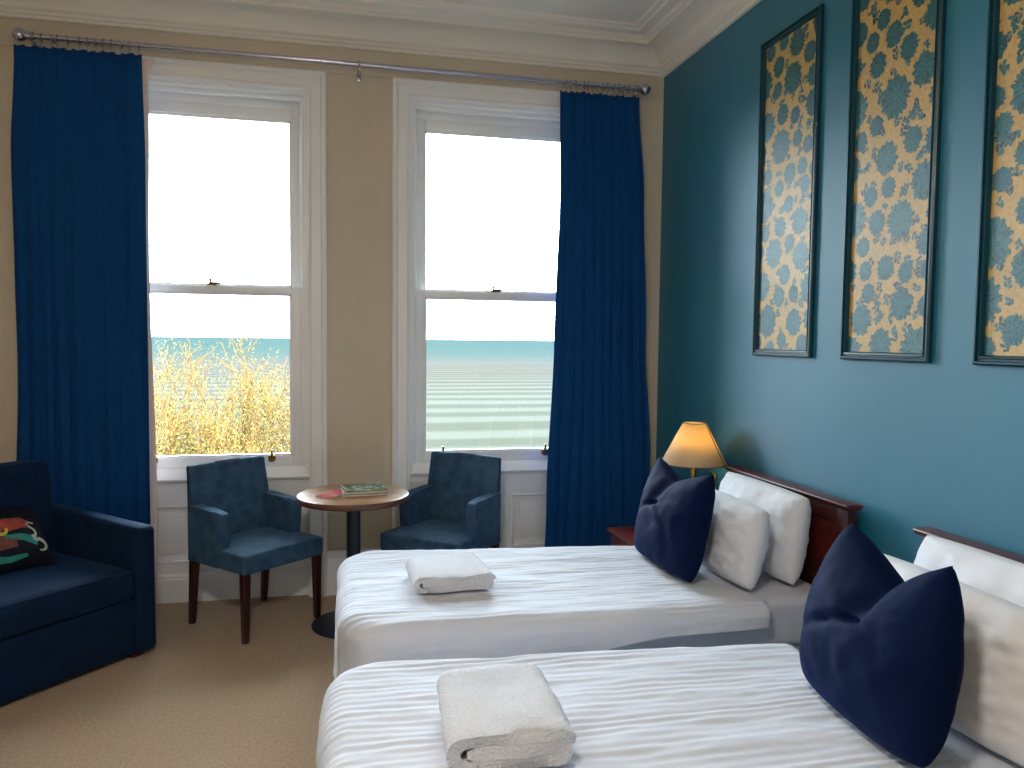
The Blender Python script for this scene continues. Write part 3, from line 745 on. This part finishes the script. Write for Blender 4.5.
# width along world Y: rz=-90 puts local +Y (back side) toward +X (the wall); lean >0 tips the top toward the wall
pil('pillow', 'white pillow leaning on the headboard of the farther bed', .69, .385, .19, M_pillow, (1.862, 3.175, ML+.012), R(-90), R(-8), 0, GP, 'pillow', seed=1.3, pinch=.0, wr=.013, power=.38, rnd_c=.035)
pil('pillow', 'white pillow on the farther bed, between blue cushion and rear pillow', .62, .345, .19, M_pillow, (1.648, 3.115, ML+.012), R(-90), R(-11), 0, GP, 'pillow', seed=5.1, pinch=.0, wr=.013, power=.38, rnd_c=.035)
pil('pillow', 'white pillow leaning on the headboard of the nearer bed', .72, .40, .20, M_pillow, (1.862, 1.83, ML+.012), R(-90), R(-9), R(0), GP, 'pillow', seed=2.2, pinch=.0, wr=.013, power=.38, rnd_c=.035)
pil('pillow', 'white pillow on the nearer bed, right behind the blue cushion', .70, .37, .21, M_pillow, (1.615, 1.80, ML+.012), R(-90), R(-12), R(0), GP, 'pillow', seed=7.7, pinch=.0, wr=.015, power=.38, rnd_c=.035)
GC = 'dark blue velvet cushions on the beds'
pil('cushion', 'dark blue velvet cushion with notched top on the farther bed', .58, .475, .20, M_navy, (1.425, 3.195, ML+.022), R(-88), R(-13), 0, GC, 'cushion', seed=3.1, pinch=.03, dip=.075, u0=-.05, taper=.12, wr=.004)
pil('cushion', 'dark blue velvet cushion with notched top on the nearer bed', .56, .49, .24, M_navy, (1.355, 1.755, ML+.022), R(-95), R(-11), 0, GC, 'cushion', seed=9.4, pinch=-.02, dip=.12, u0=.25, taper=.24, wr=.005)

# ------------------------------------------------------------------ folded towels
def towel(label, loc, rz, w_, d_, h_, seed):
    th = h_/3.05; hw = w_/2-h_/2
    # centre line of a flattened roll seen from the front (x, z)
    path = [(-hw*1.0, 0)] + [(-hw*1.0+(hw*1.88)*k/10, .0) for k in range(1, 10)]
    path += [(hw+.5*th*math.sin(R(a)), -.5*th+.5*th*math.cos(R(a))) for a in range(0, 181, 30)]
    path += [(hw-2*hw*k/12, -th) for k in range(1, 12)]
    path += [(-hw-th*math.sin(R(a)), -th*math.cos(R(a))) for a in range(0, 181, 20)]
    path += [(-hw+2*hw*k/12, th) for k in range(1, 13)]
    path += [(hw+th*1.0*math.sin(R(a)), th*math.cos(R(a))) for a in range(20, 100, 20)]
    n = len(path); ny = 26; vs, fs = [], []
    prof = []
    for i, (x, z) in enumerate(path):
        a, b = path[max(0, i-1)], path[min(n-1, i+1)]; dx, dz = b[0]-a[0], b[1]-a[1]; L = math.hypot(dx, dz) or 1
        k = th*.485*(1 if 0 < i < n-1 else .5); prof.append(((x-dz/L*k, z+dx/L*k), (x+dz/L*k, z-dx/L*k)))
    out = [p[0] for p in prof]+[p[1] for p in prof[::-1]]; m = len(out)
    zoff = 1.5*th
    for j in range(ny+1):
        y = -d_/2+d_*j/ny; ed = min(j, ny-j); k = 1-(.10 if ed == 0 else .03 if ed == 1 else 0)
        for x, z in out:
            cx = x; wv = .006*fbm(x*6+seed, y*6, z*9) ; w2 = .004*fbm(x*12, y*12+seed, z*30)
            yy = y + (.010*fbm(x*8+seed, z*20, seed) if ed < 3 else 0)
            sx = 1-.05*(j/ny)
            lump = .008*sm((z/th+.2))*fbm(x*5+3, y*5+seed, 1)
            vs.append((cx*sx + w2, yy, max(.0, (z*k+zoff)+wv*.6*sm(z/th+1)+lump)))
    for j in range(ny):
        for i in range(m): a = j*m+i; b = j*m+(i+1) % m; fs.append((a, b, b+m, a+m))
    # caps: quads between the two sides of the strip
    for j, fl in ((0, 0), (ny, 1)):
        for i in range(n-1):
            q = (j*m+i, j*m+i+1, j*m+(m-2-i), j*m+(m-1-i)); fs.append(q[::-1] if fl else q)
    me = bpy.data.meshes.new('folded_towel'); me.from_pydata(vs, [], fs); me.update()
    bm = bmesh.new(); bm.from_mesh(me); o = from_bm('folded_towel', bm, M_towel, None, smooth=70)
    o.location = loc; o.rotation_euler = (0, 0, rz)
    return tag(o, label, 'towel', 'folded white towels on the beds')
towel('folded white towel at the foot of the farther bed', (.450, 3.12, .60), R(3), .335, .29, .072, 3.3)
towel('folded white towel on the nearer bed, thick roll facing front', (.405, 1.865, .604), R(-3), .315, .37, .10, 8.1)

# ------------------------------------------------------------------ nightstand, lamp, switch
ns = thing('nightstand', 'dark red wooden nightstand beside the farther bed, mostly hidden', 'nightstand', (1.81, 4.03, 0))
box('top', -.26, .26, -.23, .23, .48, .502, M_mahogx, ns, .004)
bm = bmesh.new(); add_box(bm, -.23, .24, -.21, .21, .03, .48, .003); from_bm('cabinet', bm, M_mahog, ns)
dr = box('drawer', -.246, -.231, -.20, .20, .33, .465, M_mahog, ns, .004)
bm = bmesh.new(); bmesh.ops.create_uvsphere(bm, u_segments=12, v_segments=8, radius=.014); bmesh.ops.translate(bm, vec=(-.26, 0, .40), verts=bm.verts); from_bm('knob', bm, M_brass, dr, smooth=180)
box('door', -.246, -.231, -.20, .20, .05, .32, M_mahog, ns, .004)
LX, LY = 1.925, 3.915
lamp = thing('table_lamp', 'lit table lamp with cream cone shade on the nightstand', 'lamp', (LX, LY, .5025))
bm = bmesh.new(); add_lathe(bm, [(.062, 0), (.066, .006), (.060, .014), (.035, .022)], 28); from_bm('base', bm, M_brass, lamp, smooth=50)
bm = bmesh.new(); add_lathe(bm, [(.030, .022), (.045, .05), (.062, .10), (.066, .16), (.056, .225), (.034, .27), (.024, .30)], 28); from_bm('lamp_body', bm, M_ceramic, lamp, smooth=180)
bm = bmesh.new(); add_lathe(bm, [(.026, .30), (.016, .31), (.014, .36), (.020, .372), (.020, .40), (.024, .41), (.024, .44), (.012, .445), (.010, .49)], 20); from_bm('stem', bm, M_brass, lamp, smooth=50)
bm = bmesh.new(); add_lathe(bm, [(.178, .425), (.062, .648)], 48, cap=False); sh = from_bm('lamp_shade', bm, M_shade, lamp, smooth=180)
md = sh.modifiers.new('s', 'SOLIDIFY'); md.thickness = .0015
bm = bmesh.new(); add_tube(bm, [(.178*math.cos(a), .178*math.sin(a), .425) for a in [2*math.pi*k/48 for k in range(48)]], .0025, 6, True); add_tube(bm, [(.062*math.cos(a), .062*math.sin(a), .648) for a in [2*math.pi*k/32 for k in range(32)]], .0025, 6, True)
aa = R(-50); add_tube(bm, [(.180*math.cos(aa), .180*math.sin(aa), .425), (.064*math.cos(aa), .064*math.sin(aa), .648)], .0022, 6)
add_tube(bm, [(.061, 0, .647), (0, 0, .615), (-.061, 0, .647)], .0015, 5); from_bm('shade_trim', bm, mat('brown_trim', (120, 84, 50), .7), sh)
bm = bmesh.new(); add_lathe(bm, [(.012, .49), (.014, .51), (.027, .545), (.030, .565), (.022, .588), (.006, .598)], 20); from_bm('bulb', bm, emit('bulb_glow', (1, .78, .45), 14), lamp, smooth=180)
light('table_lamp_light', 'POINT', (LX, LY, .5025+.562), 4.2, (1, .83, .50), shadow_soft_size=.034)
sw = thing('wall_switch', 'small square brass switch plate on teal wall beside the lamp', 'switch', (XT, 4.05, .80))
box('switch_plate', -.008, 0, -.045, .045, -.045, .045, M_brass, sw, .003); box('rocker', -.012, -.008, -.02, .02, -.03, .03, mat('switch_rocker', (70, 52, 30), .4), sw, .002)

# ------------------------------------------------------------------ pendant added around the room fill light (unseen, above the frame)
cl = thing('fill_lamp', 'added pendant lamp out of view, housing the room fill light', 'lamp', (-.2, .6, 2.75))
bm = bmesh.new(); add_tube(bm, [(0, 0, .20), (0, 0, H-2.75-.02)], .006, 8); from_bm('cord', bm, M_white, cl)
bm = bmesh.new(); add_lathe(bm, [(.05, H-2.75-.02), (.05, H-2.75)], 20); from_bm('fill_lamp_rose', bm, M_white, cl)
bm = bmesh.new(); add_lathe(bm, [(.20, -.02), (.21, .0), (.10, .18), (.03, .21)], 28, cap=False); s_ = from_bm('lamp_shade', bm, M_shade, cl, smooth=180)
